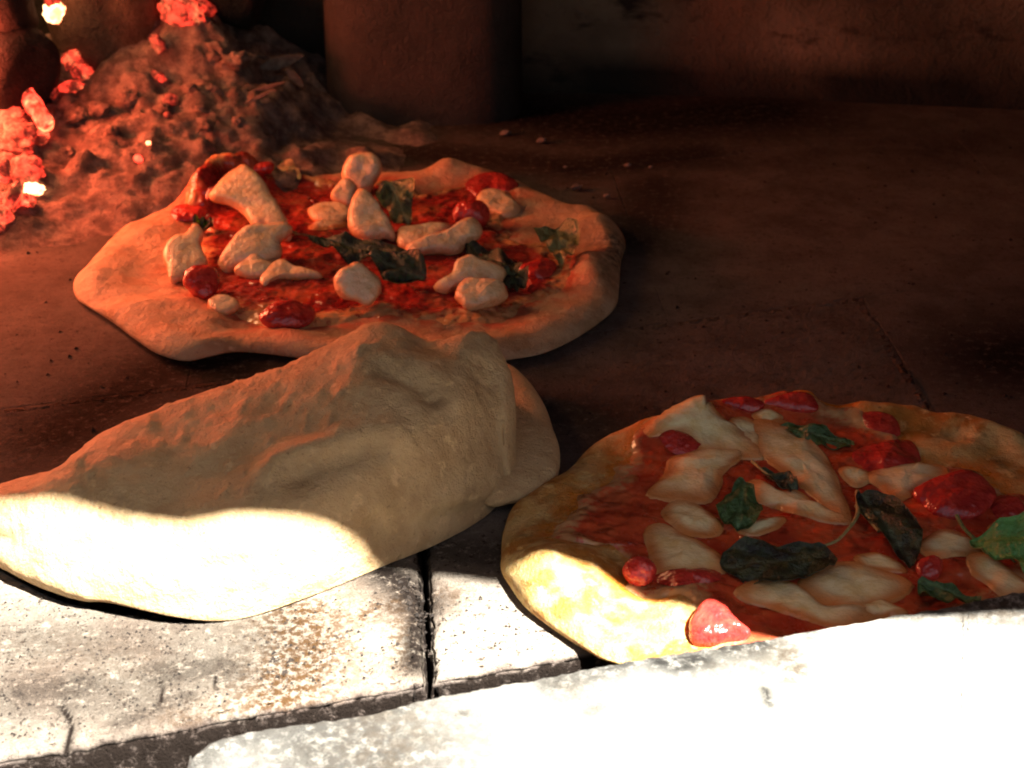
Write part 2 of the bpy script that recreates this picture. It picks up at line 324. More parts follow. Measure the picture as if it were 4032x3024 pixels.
# stone ledge in front, raised above the brick floor
ZS = .026
def slab():
    edge = R5([(1000, 1640), (1018, 1580), (1060, 1525), (1120, 1475), (1210, 1435), (1400, 1392)])+R6([(0, 1290), (300, 1245), (700, 1142), (1100, 1066), (1500, 998), (1900, 912)])+R7([(430, 335), (850, 268), (1200, 208), (1500, 155), (1900, 82), (2260, 12)])
    P = [G(x, y, ZS) for x, y in edge]
    P = [Vector((P[0].x+.004, .10, ZS)), Vector((P[0].x, P[0].y-.10, ZS))]+P+[P[-1]+Vector((.25, .07, 0)), Vector((P[-1].x+.25, .10, ZS))]
    poly = np.array([(p.x, p.y) for p in P])
    x0, x1, y0, y1 = -.145, .26, .20, .53; st = .0019; nx = int((x1-x0)/st); ny = int((y1-y0)/st)
    # far edge resampled; rows run from it towards the room
    top = spline([tuple(p) for p in P[1:-1]], 520, False); nrow = 110; V = []; so = []; br = []
    S1 = [(R7([(0, 440), (150, 400)]), .006, .9), (R7([(270, 400), (370, 420), (480, 400)]), .009, 1.0), (R7([(620, 330), (700, 330), (790, 310)]), .010, 1.0), (R7([(830, 560), (850, 640)]), .002, 1.0), (R7([(1075, 270)]), .003, 1.0),
          (R7([(1730, 150), (1780, 155)]), .004, .9), (R7([(1900, 100), (2050, 110), (2300, 90)]), .010, 1.0), (R7([(1560, 165)]), .005, .5), (R5([(1050, 1620), (1150, 1500), (1400, 1440), (1900, 1350)]), .012, .8), (R6([(0, 1400), (250, 1600)]), .040, .85), (R6([(100, 1280), (500, 1230)]), .011, .8),
          (R6([(940, 1270)]), .003, .8), (R6([(900, 1310)]), .0025, .5), (R6([(950, 1400), (975, 1500)]), .0015, .5), (R6([(1560, 1060), (1900, 980), (2100, 920)]), .008, .8), (R6([(1850, 1250)]), .004, .6)]
    S2 = [(R7([(960, 380), (970, 470)]), .008, .9), (R7([(650, 450), (780, 430)]), .008, .5), (R7([(1600, 160), (1640, 170)]), .006, .6), (R7([(1900, 160), (2200, 170)]), .008, .6), (R6([(500, 1330), (420, 1550)]), .02, .5), (R7([(900, 800), (960, 900)]), .004, .4), (R6([(1700, 1150), (1850, 1200)]), .01, .4)]
    cv = lambda L: [(np.array([tuple(G(x, y, ZS))[:2] for x, y in l]), r, a) for l, r, a in L]
    S1, S2 = cv(S1), cv(S2)
    for r in range(nrow):
        t = r/(nrow-1)
        for q in top:
            # rows: nose first (vertical face), then rounded edge, then the flat top towards y = .10
            if r == 0: x, y, z = q[0], q[1], ZS-.03
            else:
                d = ((r-1)/(nrow-2))**2.2*.34
                x, y = q[0]+max(0, .006-d)*0, q[1]
                cx, cy = .06, .10; L = math.hypot(cx-x, cy-y); k = min(d, L*.98)/L
                x, y = x+(cx-x)*k, y+(cy-y)*k; z = ZS-(.004-math.sqrt(max(0, .004**2-(.004-min(d, .004))**2)))
            p = (x, y, z); rough = fbm(p, 240, 3, 3)
            if r < 12: y += .0006*rough+.0007*nz(p, 60, 1)
            z += .0004*rough+.0004*nz(p, 40, 2) if r else 0
            V.append((x, y, z))
    fs = grid_faces(520, nrow); so = field(V, S1); br = field(V, S2)
    o = obj('stone_ledge', V, [tuple(reversed(f)) for f in fs], MT['slab'], None, True, dict(soot=so, brown=br))
    return tag(o, 'pale stone ledge with rounded left corner across the front, bleached white by sunlight', 'ledge')
slab()

# ------------------------------------------------------------------ dome, unseen mouth wall, flue drum
DC = Vector((0.0, .75, 0)); DR = (.84, .415, .75)
def wplane(x): return .34+.29*x
Q = [(-.32, .598), (-.213, .566), (-.175, .552), (-.138, .544), (-.10, .548), (-.05, .550), (0, .541), (.025, .535), (.05, .518), (.10, .493), (.17, .496), (.3, .50)]
arch = []
for x, y in Q:                                             # unseen mouth edge, shaped so its shadow falls on the wanted line
    t = (y-.34-.29*x)/(SUN.y-.29*SUN.x); arch.append((x-SUN.x*t, -SUN.z*t))
arch = [(-.66, -.03), (-.64, .2), (-.55, .42), (-.38, .60), (-.15, .68)]+arch+[(.40, .10), (.44, -.03)]
def dome():
    V = []; so = []; nu, nv = 180, 100
    for j in range(nv):
        ph = math.radians(88)*j/(nv-1)
        for i in range(nu):
            th = 2*math.pi*i/nu
            p = Vector((DC.x+DR[0]*math.cos(ph)**.6*math.cos(th), DC.y+(DR[1] if math.sin(th) > 0 else .75)*math.cos(ph)**.6*math.sin(th), -.03+DR[2]*math.sin(ph)**.8))
            n = fbm(p, 6, 2); p += Vector((0, -1, 0))*(.012*n)
            p.y = max(p.y, wplane(p.x)+.012)
            V.append(p); so.append(sstep(.045, .004, p.z+.018*fbm(p, 14, 7))*.97+sstep(.1, .6, fbm(p, 9, 1.5))*.6+.95*sstep(-.06, -.16, p.x))  # mask also darkens the wall towards the left, behind the fire
    fs = grid_faces(nu, nv, True); V.append(Vector((DC.x, DC.y, DR[2]-.03))); so.append(.5); fs += [((nv-1)*nu+i, (nv-1)*nu+(i+1) % nu, nv*nu) for i in range(nu)]
    fs = [f for f in fs if not all(V[i].y <= wplane(V[i].x)+.0125 for i in f)]
    o = obj('oven_dome', V, fs, MT['wall'], None, True, dict(soot=[min(1, s) for s in so]), origin=(0, .75, -.03)); tag(o, kind='structure'); o['label'] = 'soot darkened inner wall of the oven dome'  # soot also holds the darker left part of the wall
dome()
def mouth():  # unseen wall, edge shaped for the shadow line
    A = spline([(x, z) for x, z in arch], 90, False); V = []; fs = []
    out = [(-1.0, -.03)]+[(-1.0+2.0*k/87, .95) for k in range(88)]+[(1.0, -.03)]
    for dpt in (0, -.012):
        for x, z in A: V.append((x, wplane(x)+dpt, z))
        for x, z in out: V.append((x, wplane(x)+dpt, z))
    n = len(A); 
    for i in range(n-1):
        fs.append((i, i+1, n+i+1, n+i)); fs.append((2*n+i+1, 2*n+i, 3*n+i, 3*n+i+1)); fs.append((i+1, i, 2*n+i, 2*n+i+1)); fs.append((n+i, n+i+1, 3*n+i+1, 3*n+i))
    o = obj('unseen_mouth_wall', V, fs, MT['wall'], None, False, dict(soot=[.2]*len(V)), origin=(0, .34, -.03)); tag(o, kind='structure'); o['label'] = 'unseen arched front wall of the oven mouth, edge shaped for the shadow line'
mouth()
def drum():
    b0 = G(1275, 470); b1 = G(2060, 470); c = (b0+b1)/2; R = (b1-b0).length/2; c.y += R*.55
    t = thing('iron_drum', 'dark soot covered round iron drum standing against the back wall', 'drum', (c.x, c.y, 0))
    V = []; nu = 64; zs = [0, .004, .05, .1, .16, .22, .28, .30]; rs = [1.0, 1.0, .99, .985, .98, .98, .98, .98]
    for z, r in zip(zs, rs):
        for i in range(nu):
            a = 2*math.pi*i/nu; k = 1+.012*nz((math.cos(a), math.sin(a), z*6), 1.7)
            # flattened sides: a rounded square
            q = (abs(math.cos(a))**3.2+abs(math.sin(a))**3.2)**(-1/3.2)
            V.append((c.x+R*r*k*q*math.cos(a), c.y+R*.75*r*k*q*math.sin(a), z))
    f = grid_faces(nu, len(zs), True)+[tuple(range((len(zs)-1)*nu, len(zs)*nu))]
    obj('drum_body', V, f, MT['iron'], t)
    V = []
    for z, r in ((.296, 1.0), (.298, 1.03), (.306, 1.03), (.308, 1.0)):
        for i in range(nu):
            a = 2*math.pi*i/nu; q = (abs(math.cos(a))**3.2+abs(math.sin(a))**3.2)**(-1/3.2)
            V.append((c.x+R*r*q*math.cos(a), c.y+R*.75*r*q*math.sin(a), z))
    obj('lid', V, grid_faces(nu, 4, True)+[tuple(range(3*nu, 4*nu)), tuple(reversed(range(nu)))], MT['iron'], t)
drum()

# ------------------------------------------------------------------ soft shapes shared by dough and toppings
def hitbvh(bvhs, x, y):
    d = ray(x, y).normalized(); best = None
    for b in bvhs:
        h = b.ray_cast(CP, d)
        if h[0] is not None and (best is None or h[3] < best[1]): best = (h[0], h[3])
    return best[0] if best else G(x, y, .008)
def plane_pts(poly, bvhs, t, n, lift):
    low = max(poly, key=lambda p: p[1]); A = hitbvh(bvhs, *low)
    if t < .12:
        cx = sum(p[0] for p in poly)/len(poly); cy = sum(p[1] for p in poly)/len(poly); A = hitbvh(bvhs, cx, cy)
    A = A+Vector((0, 0, lift))
    tc = (CP-A); tc.z = 0; tc.normalize(); N = (Vector((0, 0, 1))*(1-t)+tc*t).normalized()
    out = []
    for x, y in spline(poly, n):
        d = ray(x, y); out.append(CP+d*((A-CP).dot(N)/d.dot(N)))
    return out, N
def pillow(name, poly, mat, parent, bvhs, t=.0, up=.004, dn=.004, pw=2.6, n=30, rings=8, rough=.10, lift=0.0, seed=0.0, attrs=(), grow=1.10):
    mx = sum(p[0] for p in poly)/len(poly); my = sum(p[1] for p in poly)/len(poly); poly = [(mx+(x-mx)*grow, my+(y-my)*grow) for x, y in poly]
    O, N = plane_pts(poly, bvhs, t, n, lift); c = sum(O, Vector())/n; size = sum((p-c).length for p in O)/n
    V = []; ED = []
    if t < .12 and bvhs:                                    # melted: follows the surface it lies on
        O = [hitbvh(bvhs, *q) for q in spline(poly, n)]; N = Vector((0, 0, 1)); c = sum(O, Vector())/n
        for k in range(rings+5):
            r = math.sin(min(1, k/rings)*math.pi/2); out = max(0, k-rings)
            for p in O:
                q = c+(p-c)*max(r, .002); z = max((b.ray_cast(Vector((q.x, q.y, .2)), Vector((0, 0, -1)))[0] or Vector((0, 0, .002))).z for b in bvhs)
                h = (.0002+up*max(0, 1-r**2))*(1 if not out else 1-out*.9); ED.append(.97*sstep(.45, .98, r))
                e = (p-c); e.z = 0; e.normalize()
                q = Vector((q.x, q.y, z+h+.0006))+e*(size*rough*1.6*fbm(q, .75/size, seed+3, 3)*r+(.0003*out))
                q.z += .0005*nz(q, 160, seed); V.append(q)
        return obj(name, V, grid_faces(n, rings+5, True), mat, parent, True, dict(edge=ED))
    for side, b in ((1, up), (-1, dn)):
        for k in range(rings+1):
            r = k/rings if side == 1 else 1-k/rings
            if side == -1 and k == 0: continue
            r = math.sin(r*math.pi/2)
            h = b*max(0, 1-r**pw)**(1/2)
            for p in O:
                ED.append(.55*sstep(.7, 1, r) if side == 1 else 1)
                q = c+(p-c)*max(r, .002)+N*side*h
                q += (q-c).normalized()*(size*rough*fbm(q, .75/size, seed+3, 3)) if rough else Vector()
                V.append(q)
    f = grid_faces(n, 2*rings+1, True)
    return obj(name, V, f, mat, parent, True, dict(edge=ED, **{a: [0]*len(V) for a in attrs}))
def leaf(poly, mat, parent, bvhs, t=.1, lift=.002, curl=.004, crump=.003, axis=None, n=40, rings=11, seed=0.0):
    O, N = plane_pts(poly, bvhs, t, n, lift); c = sum(O, Vector())/n; size = max((p-c).length for p in O)
    far = max(O, key=lambda p: (p-c).length); ax = (far-c).normalized()
    if axis:
        a, b = [CP+ray(*q)*((c-CP).dot(N)/ray(*q).dot(N)) for q in axis]; ax = (b-a).normalized(); mid = a
    else: mid = c
    sd = N.cross(ax); V = []; rib = []
    for k in range(rings+1):
        r = (k/rings)
        for p in O:
            q = c+(p-c)*max(r, .003); l = (q-mid).dot(ax)/size; s = (q-mid).dot(sd)/size
            h = curl*s*s*2+crump*(1.1*nz(q, 95, seed)+.55*nz(q, 230, seed+2))*(.35+r) + .0012*math.sin((abs(s)*9-l*7)) * min(1, abs(s)*6)
            h -= .0012*math.exp(-(s/.05)**2)
            V.append(q+N*h); rib.append(max(math.exp(-(s/.035)**2), .55*max(0, math.sin(abs(s)*9-l*9)-.82)/.18)*(1 if r < .97 else .3))
    m = len(V); V = V+[v-N*.0005 for v in V]
    f = grid_faces(n, rings+1, True); f = f+[tuple(i+m for i in reversed(q)) for q in f]
    f += [(rings*n+i, m+rings*n+i, m+rings*n+(i+1) % n, rings*n+(i+1) % n) for i in range(n)]
    return obj('basil_leaf', V, f, mat, parent, True, dict(rib=rib+rib))

def pizza(name, label, outline, zback, zfront, H, base, strokes, chars, sauce_px, dmat, smat, rimin=.66, rimpk=.86):
    ys = [p[1] for p in outline]; y0, y1 = min(ys), max(ys)
    W = [G(x, y, zback+(zfront-zback)*((y-y0)/(y1-y0))**.7) for x, y in outline]
    n = 260; O = spline([(p.x, p.y) for p in W], n); c = O.mean(0)
    T = thing(name, label, 'pizza', (c[0], c[1], 0))
    S = [(np.array([tuple(G(x, y, z))[:2] for x, y in l]), sg, am) for l, z, sg, am in strokes]
    CH = [(np.array([tuple(G(x, y, .012))[:2] for x, y in l]), r, a) for l, r, a in chars]
    sp = spline([tuple(G(x, y, .009))[:2] for x, y in sauce_px], 200)
    sp = np.array([p+np.array([nz((*p, 0), 60, 1), nz((*p, 0), 60, 4)])*.005+np.array([nz((*p, 0), 170, 2), nz((*p, 0), 170, 6)])*.0025 for p in sp])
    nr = 74; V = []; st = []; ch = []
    XY = []; RR = []
    for k in range(nr):
        r = (k/(nr-1)); r = max(1-(1-r)**1.5, .002)
        for p in O: XY.append(c+(p-c)*r); RR.append(r)
    XY = np.array(XY); add = np.zeros(len(XY))
    for l, sg, am in S: add += am*np.exp(-.5*(segdist(XY, l)/sg)**2)
    for (x, y), r, ad in zip(XY, RR, add):
        e = .91; ed = math.sqrt(max(0, 1-((r-e)/(1-e))**2)) if r > e else 1
        hr = H*(1+.35*nz((x, y, 0), 22, 3)+.15*nz((x, y, 0), 60, 8))
        z = base+(hr-base)*sstep(rimin, rimpk, r+.07*nz((x, y, 0), 28, 5))+ad+.0010*fbm((x, y, 0), 70, 2, 3)
        V.append((x, y, max(.0022, z*ed+.0028*(1-ed))))
    d = polydist(XY, sp); st = list(np.where(d < 0, 1.0, np.exp(-np.maximum(d, 0)/.011))); ch = list(field(XY, CH))
    for q, zz in ((.985, .0016), (.955, .0005)):
        for p in O: V.append((*(c+(p-c)*q), zz)); st.append(0); ch.append(.6)
    f = grid_faces(n, nr+2, True)+[tuple(reversed(range((nr+1)*n, (nr+2)*n)))]
    obj('dough_base', V, f, dmat, T, True, dict(stain=st, char=ch))
    bv = BVHTree.FromPolygons(V, f)
    # sauce: a film with its own bumps, dipping into the dough at its edge
    sc_ = sp.mean(0); SV = []; nrs = 60
    for k in range(nrs):
        r = max(k/(nrs-1), .003)
        for p in sp:
            x, y = sc_+(p-sc_)*r; h = bv.ray_cast(Vector((x, y, .3)), Vector((0, 0, -1)))
            z = h[0].z if h[0] is not None else .004
            SV.append((x, y, z+.0016*sstep(1.0, .93, r)-.0006*sstep(.94, 1, r)+(.0012*fbm((x, y, 0), 110, 4, 3)+.0008*nz((x, y, 0), 40, 1))*sstep(1, .9, r)))
    sf = grid_faces(len(sp), nrs, True); obj('tomato_sauce', SV, sf, smat, T, True, dict(thin=[sstep(.78, 1.0, (i//len(sp))/(nrs-1)+.10*nz(v, 45, 3)) for i, v in enumerate(SV)]))
    return T, [bv, BVHTree.FromPolygons(SV, sf)]

# ------------------------------------------------------------------ pizza at the back
outl = F([(157, 605), (172, 582), (205, 542), (252, 490), (310, 455), (370, 425), (415, 410), (432, 380), (470, 354), (540, 347), (610, 354), (690, 360), (760, 350), (830, 350), (900, 350), (945, 338), (985, 336), (1015, 348), (1060, 350), (1120, 370), (1180, 405), (1240, 430), (1285, 436), (1312, 460), (1340, 484), (1352, 512), (1342, 555), (1338, 610), (1330, 655), (1290, 695), (1230, 735), (1170, 762), (1110, 774), (1000, 790), (820, 792), (640, 770), (560, 760), (500, 757), (440, 770), (395, 778), (340, 762), (290, 728), (240, 688), (190, 655), (165, 636)])
strokes = [(F([(215, 655), (300, 640), (390, 632), (450, 668)]), .014, .008, .006), (F([(300, 690), (380, 720)]), .012, .014, .005), (F([(330, 560), (400, 580)]), .008, .02, -.002),
           (F([(436, 395), (470, 368), (530, 358)]), .02, .009, .028), (F([(960, 345), (1000, 345)]), .014, .006, .006), (F([(880, 380), (960, 362)]), .012, .006, .004), (F([(1265, 545), (1290, 590)]), .016, .008, .010), (F([(1285, 475), (1330, 520)]), .014, .011, .006),
           (F([(1300, 460), (1190, 520)]), .012, .006, .004), (F([(1000, 740), (1150, 700), (1280, 640)]), .012, .009, .003), (F([(460, 745), (600, 735), (740, 730)]), .012, .008, .002), (F([(250, 530), (200, 590)]), .012, .010, .004), (F([(430, 700), (520, 700)]), .008, .008, -.003), (F([(700, 430), (900, 450)]), .008, .03, -.002)]
chars = [(F([(1325, 510), (1335, 550)]), .010, .9), (F([(1300, 540), (1310, 600)]), .005, .5), (F([(960, 682), (985, 680)]), .004, .7)]
sauce_b = F([(395, 445), (425, 405), (470, 380), (560, 358), (640, 368), (700, 378), (760, 385), (830, 378), (880, 392), (940, 405), (1020, 385), (1090, 395), (1115, 430), (1090, 470), (1130, 515), (1200, 528), (1245, 565), (1225, 615), (1150, 652), (1060, 685), (950, 688), (850, 678), (730, 690), (650, 708), (570, 692), (490, 662), (425, 632), (395, 600), (410, 560), (420, 520), (440, 490), (385, 465)])
PB, bv = pizza('raw_pizza', 'barely cooked pale pizza with white cheese chunks behind the folded calzone', outl,   .012, .003, .0078, .0055, [(a, b, c, d*.75) for a, b, c, d in strokes], chars, sauce_b, MT['dough_raw'], MT['sauce_raw'], .74, .90)
ch = MT['cheese_fresh']; tm = MT['tomato']
for i, (cc, poly, t, up) in enumerate([
    (C4, [(1045, 380), (1230, 215), (1290, 215), (1400, 330), (1500, 480), (1560, 600), (1560, 660), (1490, 640), (1400, 590), (1330, 590), (1250, 500), (1150, 430)], .35, .006),
    (C4, [(1120, 800), (1190, 700), (1290, 620), (1400, 590), (1530, 590), (1560, 640), (1490, 700), (1490, 760), (1400, 820), (1280, 840), (1170, 880), (1115, 840)], .4, .006),
    (C4, [(1205, 890), (1320, 812), (1400, 840), (1450, 880), (1380, 930), (1270, 930)], .3, .004),
    (C4, [(1440, 880), (1510, 840), (1620, 880), (1780, 930), (1640, 945), (1500, 945), (1420, 990), (1390, 950)], .2, .003),
    (C4, [(720, 800), (760, 710), (860, 670), (910, 620), (960, 660), (950, 720), (990, 830), (950, 880), (870, 930), (780, 960), (740, 900)], .3, .005),
    (C4, [(1915, 960), (2000, 880), (2060, 860), (2130, 900), (2200, 980), (2190, 1060), (2120, 1130), (2040, 1100), (1960, 1060)], .6, .006),
    (C4, [(1020, 1130), (1080, 1085), (1180, 1100), (1200, 1150), (1130, 1190), (1050, 1170)], .2, .003),
    (C5, [(20, 190), (60, 110), (140, 90), (220, 110), (245, 190), (220, 270), (170, 340), (90, 320), (30, 260)], .6, .008),
    (C5, [(-75, 370), (0, 270), (70, 300), (85, 360), (60, 440), (-10, 420)], .5, .005),
    (C5, [(60, 490), (110, 370), (160, 355), (210, 390), (260, 460), (320, 560), (340, 660), (270, 650), (180, 670), (90, 620)], .45, .007),
    (C5, [(390, 690), (410, 610), (500, 590), (620, 580), (720, 600), (640, 680), (560, 720), (470, 740)], .25, .004),
    (C5, [(470, 740), (600, 680), (720, 640), (800, 580), (880, 560), (945, 620), (930, 670), (850, 700), (780, 760), (640, 770), (520, 780)], .4, .006),
    (C5, [(670, 1000), (760, 930), (800, 850), (870, 815), (960, 850), (1080, 900), (1090, 960), (1040, 1000), (900, 1000), (800, 1010), (740, 1040)], .45, .006),
    (C5, [(790, 1060), (830, 990), (900, 970), (1000, 990), (1090, 1010), (1120, 1080), (1000, 1140), (880, 1160), (810, 1110)], .3, .006),
    (C5, [(950, 400), (1000, 350), (1070, 345), (1150, 400), (1220, 460), (1150, 510), (1050, 490), (980, 450)], .2, .004),
    (C4, [(1720, 490), (1800, 440), (1920, 440), (1990, 500), (1930, 560), (1800, 550)], .15, .003),
    (C4, [(1730, 590), (1800, 560), (1920, 560), (1930, 590), (1800, 610)], .1, .002),
    (C4, [(1640, 185), (1720, 160), (1810, 158), (1780, 180), (1700, 195)], .1, .0015)]):
    pillow('cheese_chunk', cc(poly), ch, PB, bv, t, up*.9, .004, 6.5, 44, 10, .17, .0003, i*1.7, grow=1.17)
for i, (cc, poly, t, up) in enumerate([
    (C4, [(850, 980), (890, 900), (980, 875), (1060, 920), (1070, 1020), (1000, 1090), (920, 1070)], .4, .007),
    (C4, [(1390, 1230), (1480, 1150), (1600, 1125), (1720, 1160), (1740, 1220), (1640, 1280), (1480, 1290)], .25, .006),
    (C5, [(765, 520), (790, 450), (860, 420), (950, 430), (1000, 480), (980, 570), (900, 580), (820, 570)], .5, .008),
    (C5, [(870, 290), (960, 240), (1060, 230), (1160, 260), (1210, 320), (1150, 350), (1020, 340), (940, 370)], .15, .004),
    (C4, [(970, 340), (1010, 290), (1080, 300), (1060, 370), (1000, 400)], .3, .004),
    (C4, [(1300, 195), (1360, 155), (1450, 152), (1450, 200), (1360, 215)], .4, .004),
    (C4, [(760, 480), (850, 440), (960, 440), (1000, 500), (900, 540), (800, 540)], .2, .003),
    (C5, [(1240, 890), (1320, 840), (1420, 820), (1470, 860), (1440, 930), (1330, 940)], .2, .004)]):
    pillow('tomato_piece', cc(poly), tm, PB, bv, t, up*.8, .004, 2.6, 40, 9, .17, .0, 40+i*1.3)
for i, (cc, poly, t, k, li) in enumerate([
    (CR, [(1090, 0), (1200, 40), (1320, 70), (1500, 55), (1700, 90), (1900, 130), (2040, 170), (1960, 205), (1800, 215), (1680, 220), (1560, 260), (1480, 200), (1400, 150), (1250, 95)], .25, 'leaf_dark', .004),
    (CR, [(1700, 200), (1800, 180), (1900, 190), (2000, 180), (2120, 220), (2170, 320), (2150, 410), (2050, 430), (1980, 470), (1900, 470), (1820, 400), (1780, 300)], .45, 'leaf_dark', .004),
    (C5, [(230, 400), (270, 290), (340, 275), (420, 270), (490, 260), (500, 330), (480, 450), (480, 560), (420, 580), (340, 560), (310, 470)], .5, 'leaf_olive', .003),
    (C5, [(1320, 640), (1450, 600), (1560, 560), (1640, 590), (1650, 690), (1620, 780), (1560, 820), (1520, 880), (1460, 800), (1420, 720)], .25, 'leaf_olive', .003),
    (C5, [(860, 700), (1000, 730), (1150, 800), (1250, 860), (1220, 900), (1100, 890), (980, 840), (880, 800)], .1, 'leaf_dark', .003),
    (C5, [(1090, 940), (1200, 890), (1290, 910), (1270, 1010), (1180, 1030)], .2, 'leaf_dark', .003),
    (C4, [(910, 590), (1000, 555), (1050, 565), (1030, 630), (940, 630)], .2, 'leaf_dark', .003),
    (C4, [(1450, 190), (1560, 140), (1640, 200), (1650, 260), (1560, 250)], .3, 'leaf_olive', .002)]):
    leaf(cc(poly), MT[k], PB, bv, t, li, .004, .0035, None, seed=i*2.3)

# ------------------------------------------------------------------ pizza at the front right
outl = C8([(148, 1480), (150, 1360), (172, 1240), (232, 1100), (400, 985), (560, 885), (700, 765), (830, 615), (960, 535), (1150, 482), (1370, 435), (1430, 375), (1560, 315), (1700, 275), (1850, 285), (1960, 245), (2090, 228), (2210, 238)]) + \
    R1([(1400, 215), (1560, 185), (1700, 140), (1810, 125), (1900, 155), (1990, 230)])+R2([(180, 220), (450, 208), (620, 182), (800, 185), (1000, 217), (1200, 252), (1450, 312), (1700, 352), (1900, 412), (2100, 482), (2230, 555)]) + \
    F([(2300, 1010), (2375, 1100), (2390, 1200), (2330, 1310), (2200, 1400), (2000, 1465), (1750, 1495), (1500, 1480)])+R3([(940, 1385), (800, 1320), (640, 1220), (480, 1110), (350, 1010), (230, 900), (120, 740), (60, 640), (42, 560)])
strokes = [(R3([(560, 560), (700, 560), (860, 640)]), .014, .011, .009), (R3([(1450, 900), (1600, 840)]), .012, .010, .006), (R2([(560, 240), (760, 250)]), .013, .006, .006), (R2([(1500, 380), (1680, 450)]), .012, .006, .004), (R2([(1900, 480), (2100, 540)]), .012, .006, .003), (R2([(1100, 320), (1300, 480)]), .01, .005, .003), (R2([(1300, 480), (1500, 560)]), .01, .004, -.003), (R2([(1300, 640), (1600, 700)]), .01, .008, .003),
           (C8([(1380, 400), (1560, 340), (1700, 300)]), .016, .010, .008), (R1([(1060, 190), (1250, 190)]), .014, .008, .004), (R1([(1700, 150), (1850, 150)]), .014, .008, .006), (R3([(350, 900), (650, 1120)]), .008, .006, .002), (R3([(700, 300), (300, 600)]), .008, .012, .003), (C8([(700, 800), (400, 1050)]), .008, .012, .003), (R3([(1100, 700), (1250, 950)]), .01, .010, -.004)]
chars = [(R2([(1950, 760)]), .004, .7), (R2([(1380, 480), (1520, 580)]), .004, .4), (R3([(360, 610)]), .0015, 1), (R2([(2110, 890)]), .001, 1)]
sauce_f = F([(1180, 1168), (1245, 1090), (1310, 1020), (1365, 960), (1420, 922), (1480, 888), (1560, 868), (1640, 862), (1715, 858), (1800, 876), (1860, 892), (1930, 932), (1955, 975), (2010, 1005), (2100, 1005), (2180, 1055), (2260, 1120), (2280, 1220), (2200, 1330), (2000, 1410), (1750, 1450), (1580, 1425), (1510, 1380), (1480, 1310), (1400, 1295), (1340, 1270), (1360, 1225), (1320, 1180), (1240, 1190)])
PF, bv = pizza('melted_pizza', 'cooked pizza with melted cheese and basil at the front right', outl, .008, .002, .0082, .0072, strokes, chars, sauce_f, MT['dough_baked'], MT['sauce_baked'], .76, .92)
ch = MT['cheese_melted']
for i, (cc, poly, t, up) in enumerate([
    (R1, [(230, 440), (280, 360), (450, 300), (620, 240), (700, 225), (780, 260), (830, 370), (900, 450), (1050, 540), (1180, 650), (1240, 720), (1170, 770), (1000, 750), (850, 740), (720, 730), (640, 620), (560, 570), (420, 570), (300, 590)], .15, .006),
    (R1, [(285, 1180), (400, 1040), (450, 900), (560, 850), (720, 790), (900, 780), (1100, 790), (1000, 920), (900, 1000), (870, 1130), (780, 1250), (600, 1250), (420, 1220)], .05, .005),
    (R1, [(1370, 570), (1450, 535), (1600, 530), (1720, 570), (1850, 680), (1980, 820), (2080, 980), (2130, 1100), (2200, 1280), (2212, 1400), (2050, 1330), (1900, 1180), (1780, 1080), (1660, 980), (1540, 900), (1440, 800), (1380, 700)], .05, .005),
    (R1, [(1330, 1210), (1400, 1140), (1500, 1170), (1600, 1240), (1750, 1240), (1900, 1330), (2100, 1420), (2180, 1490), (2000, 1490), (1800, 1430), (1600, 1380), (1420, 1320)], 0, .0035),
    (R1, [(380, 1470), (430, 1390), (530, 1350), (640, 1380), (760, 1460), (860, 1560), (800, 1640), (600, 1640), (480, 1570)], 0, .004),
    (R1, [(1330, 390), (1400, 340), (1480, 345), (1550, 400), (1510, 450), (1400, 440)], .1, .003),
    (R4, [(720, 650), (780, 580), (900, 530), (1060, 530), (1200, 580), (1310, 640), (1250, 700), (1100, 750), (950, 775), (830, 740)], 0, .004),
    (R4, [(300, 720), (420, 650), (530, 645), (640, 690), (760, 780), (900, 820), (1050, 810), (1000, 870), (850, 910), (700, 860), (500, 800), (380, 770)], 0, .004),
    (R4, [(1070, 450), (1180, 430), (1290, 480), (1320, 530), (1200, 520), (1100, 500)], 0, .0025),
    (R4, [(1880, 470), (1980, 470), (2080, 540), (2212, 640), (2230, 680), (2080, 690), (1980, 620), (1900, 560)], 0, .003),
    (R4, [(1530, 370), (1620, 290), (1720, 290), (1830, 340), (1840, 400), (1700, 415), (1580, 415)], 0, .003),
    (R3, [(1330, 350), (1420, 310), (1560, 370), (1700, 440), (1800, 520), (1850, 600), (1700, 620), (1550, 640), (1420, 630), (1380, 520)], 0, .0045),
    (R2, [(640, 1020), (760, 960), (900, 920), (1100, 915), (1270, 950), (1280, 1040), (1120, 1100), (1000, 1170), (940, 1200), (840, 1160), (760, 1090)], 0, .0045),
    (R2, [(330, 950), (460, 935), (560, 1000), (520, 1060), (430, 1080)], 0, .0025),
    (R4, [(1090, 790), (1190, 760), (1300, 800), (1320, 830), (1150, 850)], 0, .0025),
    (R2, [(1900, 1540), (2000, 1490), (2212, 1465), (2240, 1540), (2050, 1560)], 0, .0025),
    (R1, [(1080, 480), (1200, 450), (1320, 520), (1340, 620), (1300, 700), (1220, 640)], 0, .0025),
    (R1, [(1180, 1600), (1350, 1540), (1550, 1520), (1500, 1600), (1300, 1660)], 0, .0015)]):
    pillow('melted_cheese', cc(poly), ch, PF, bv, 0, up*.36, .002, 2.2, 40, 12, .06, -.0004, 70+i*1.9, grow=1.34)
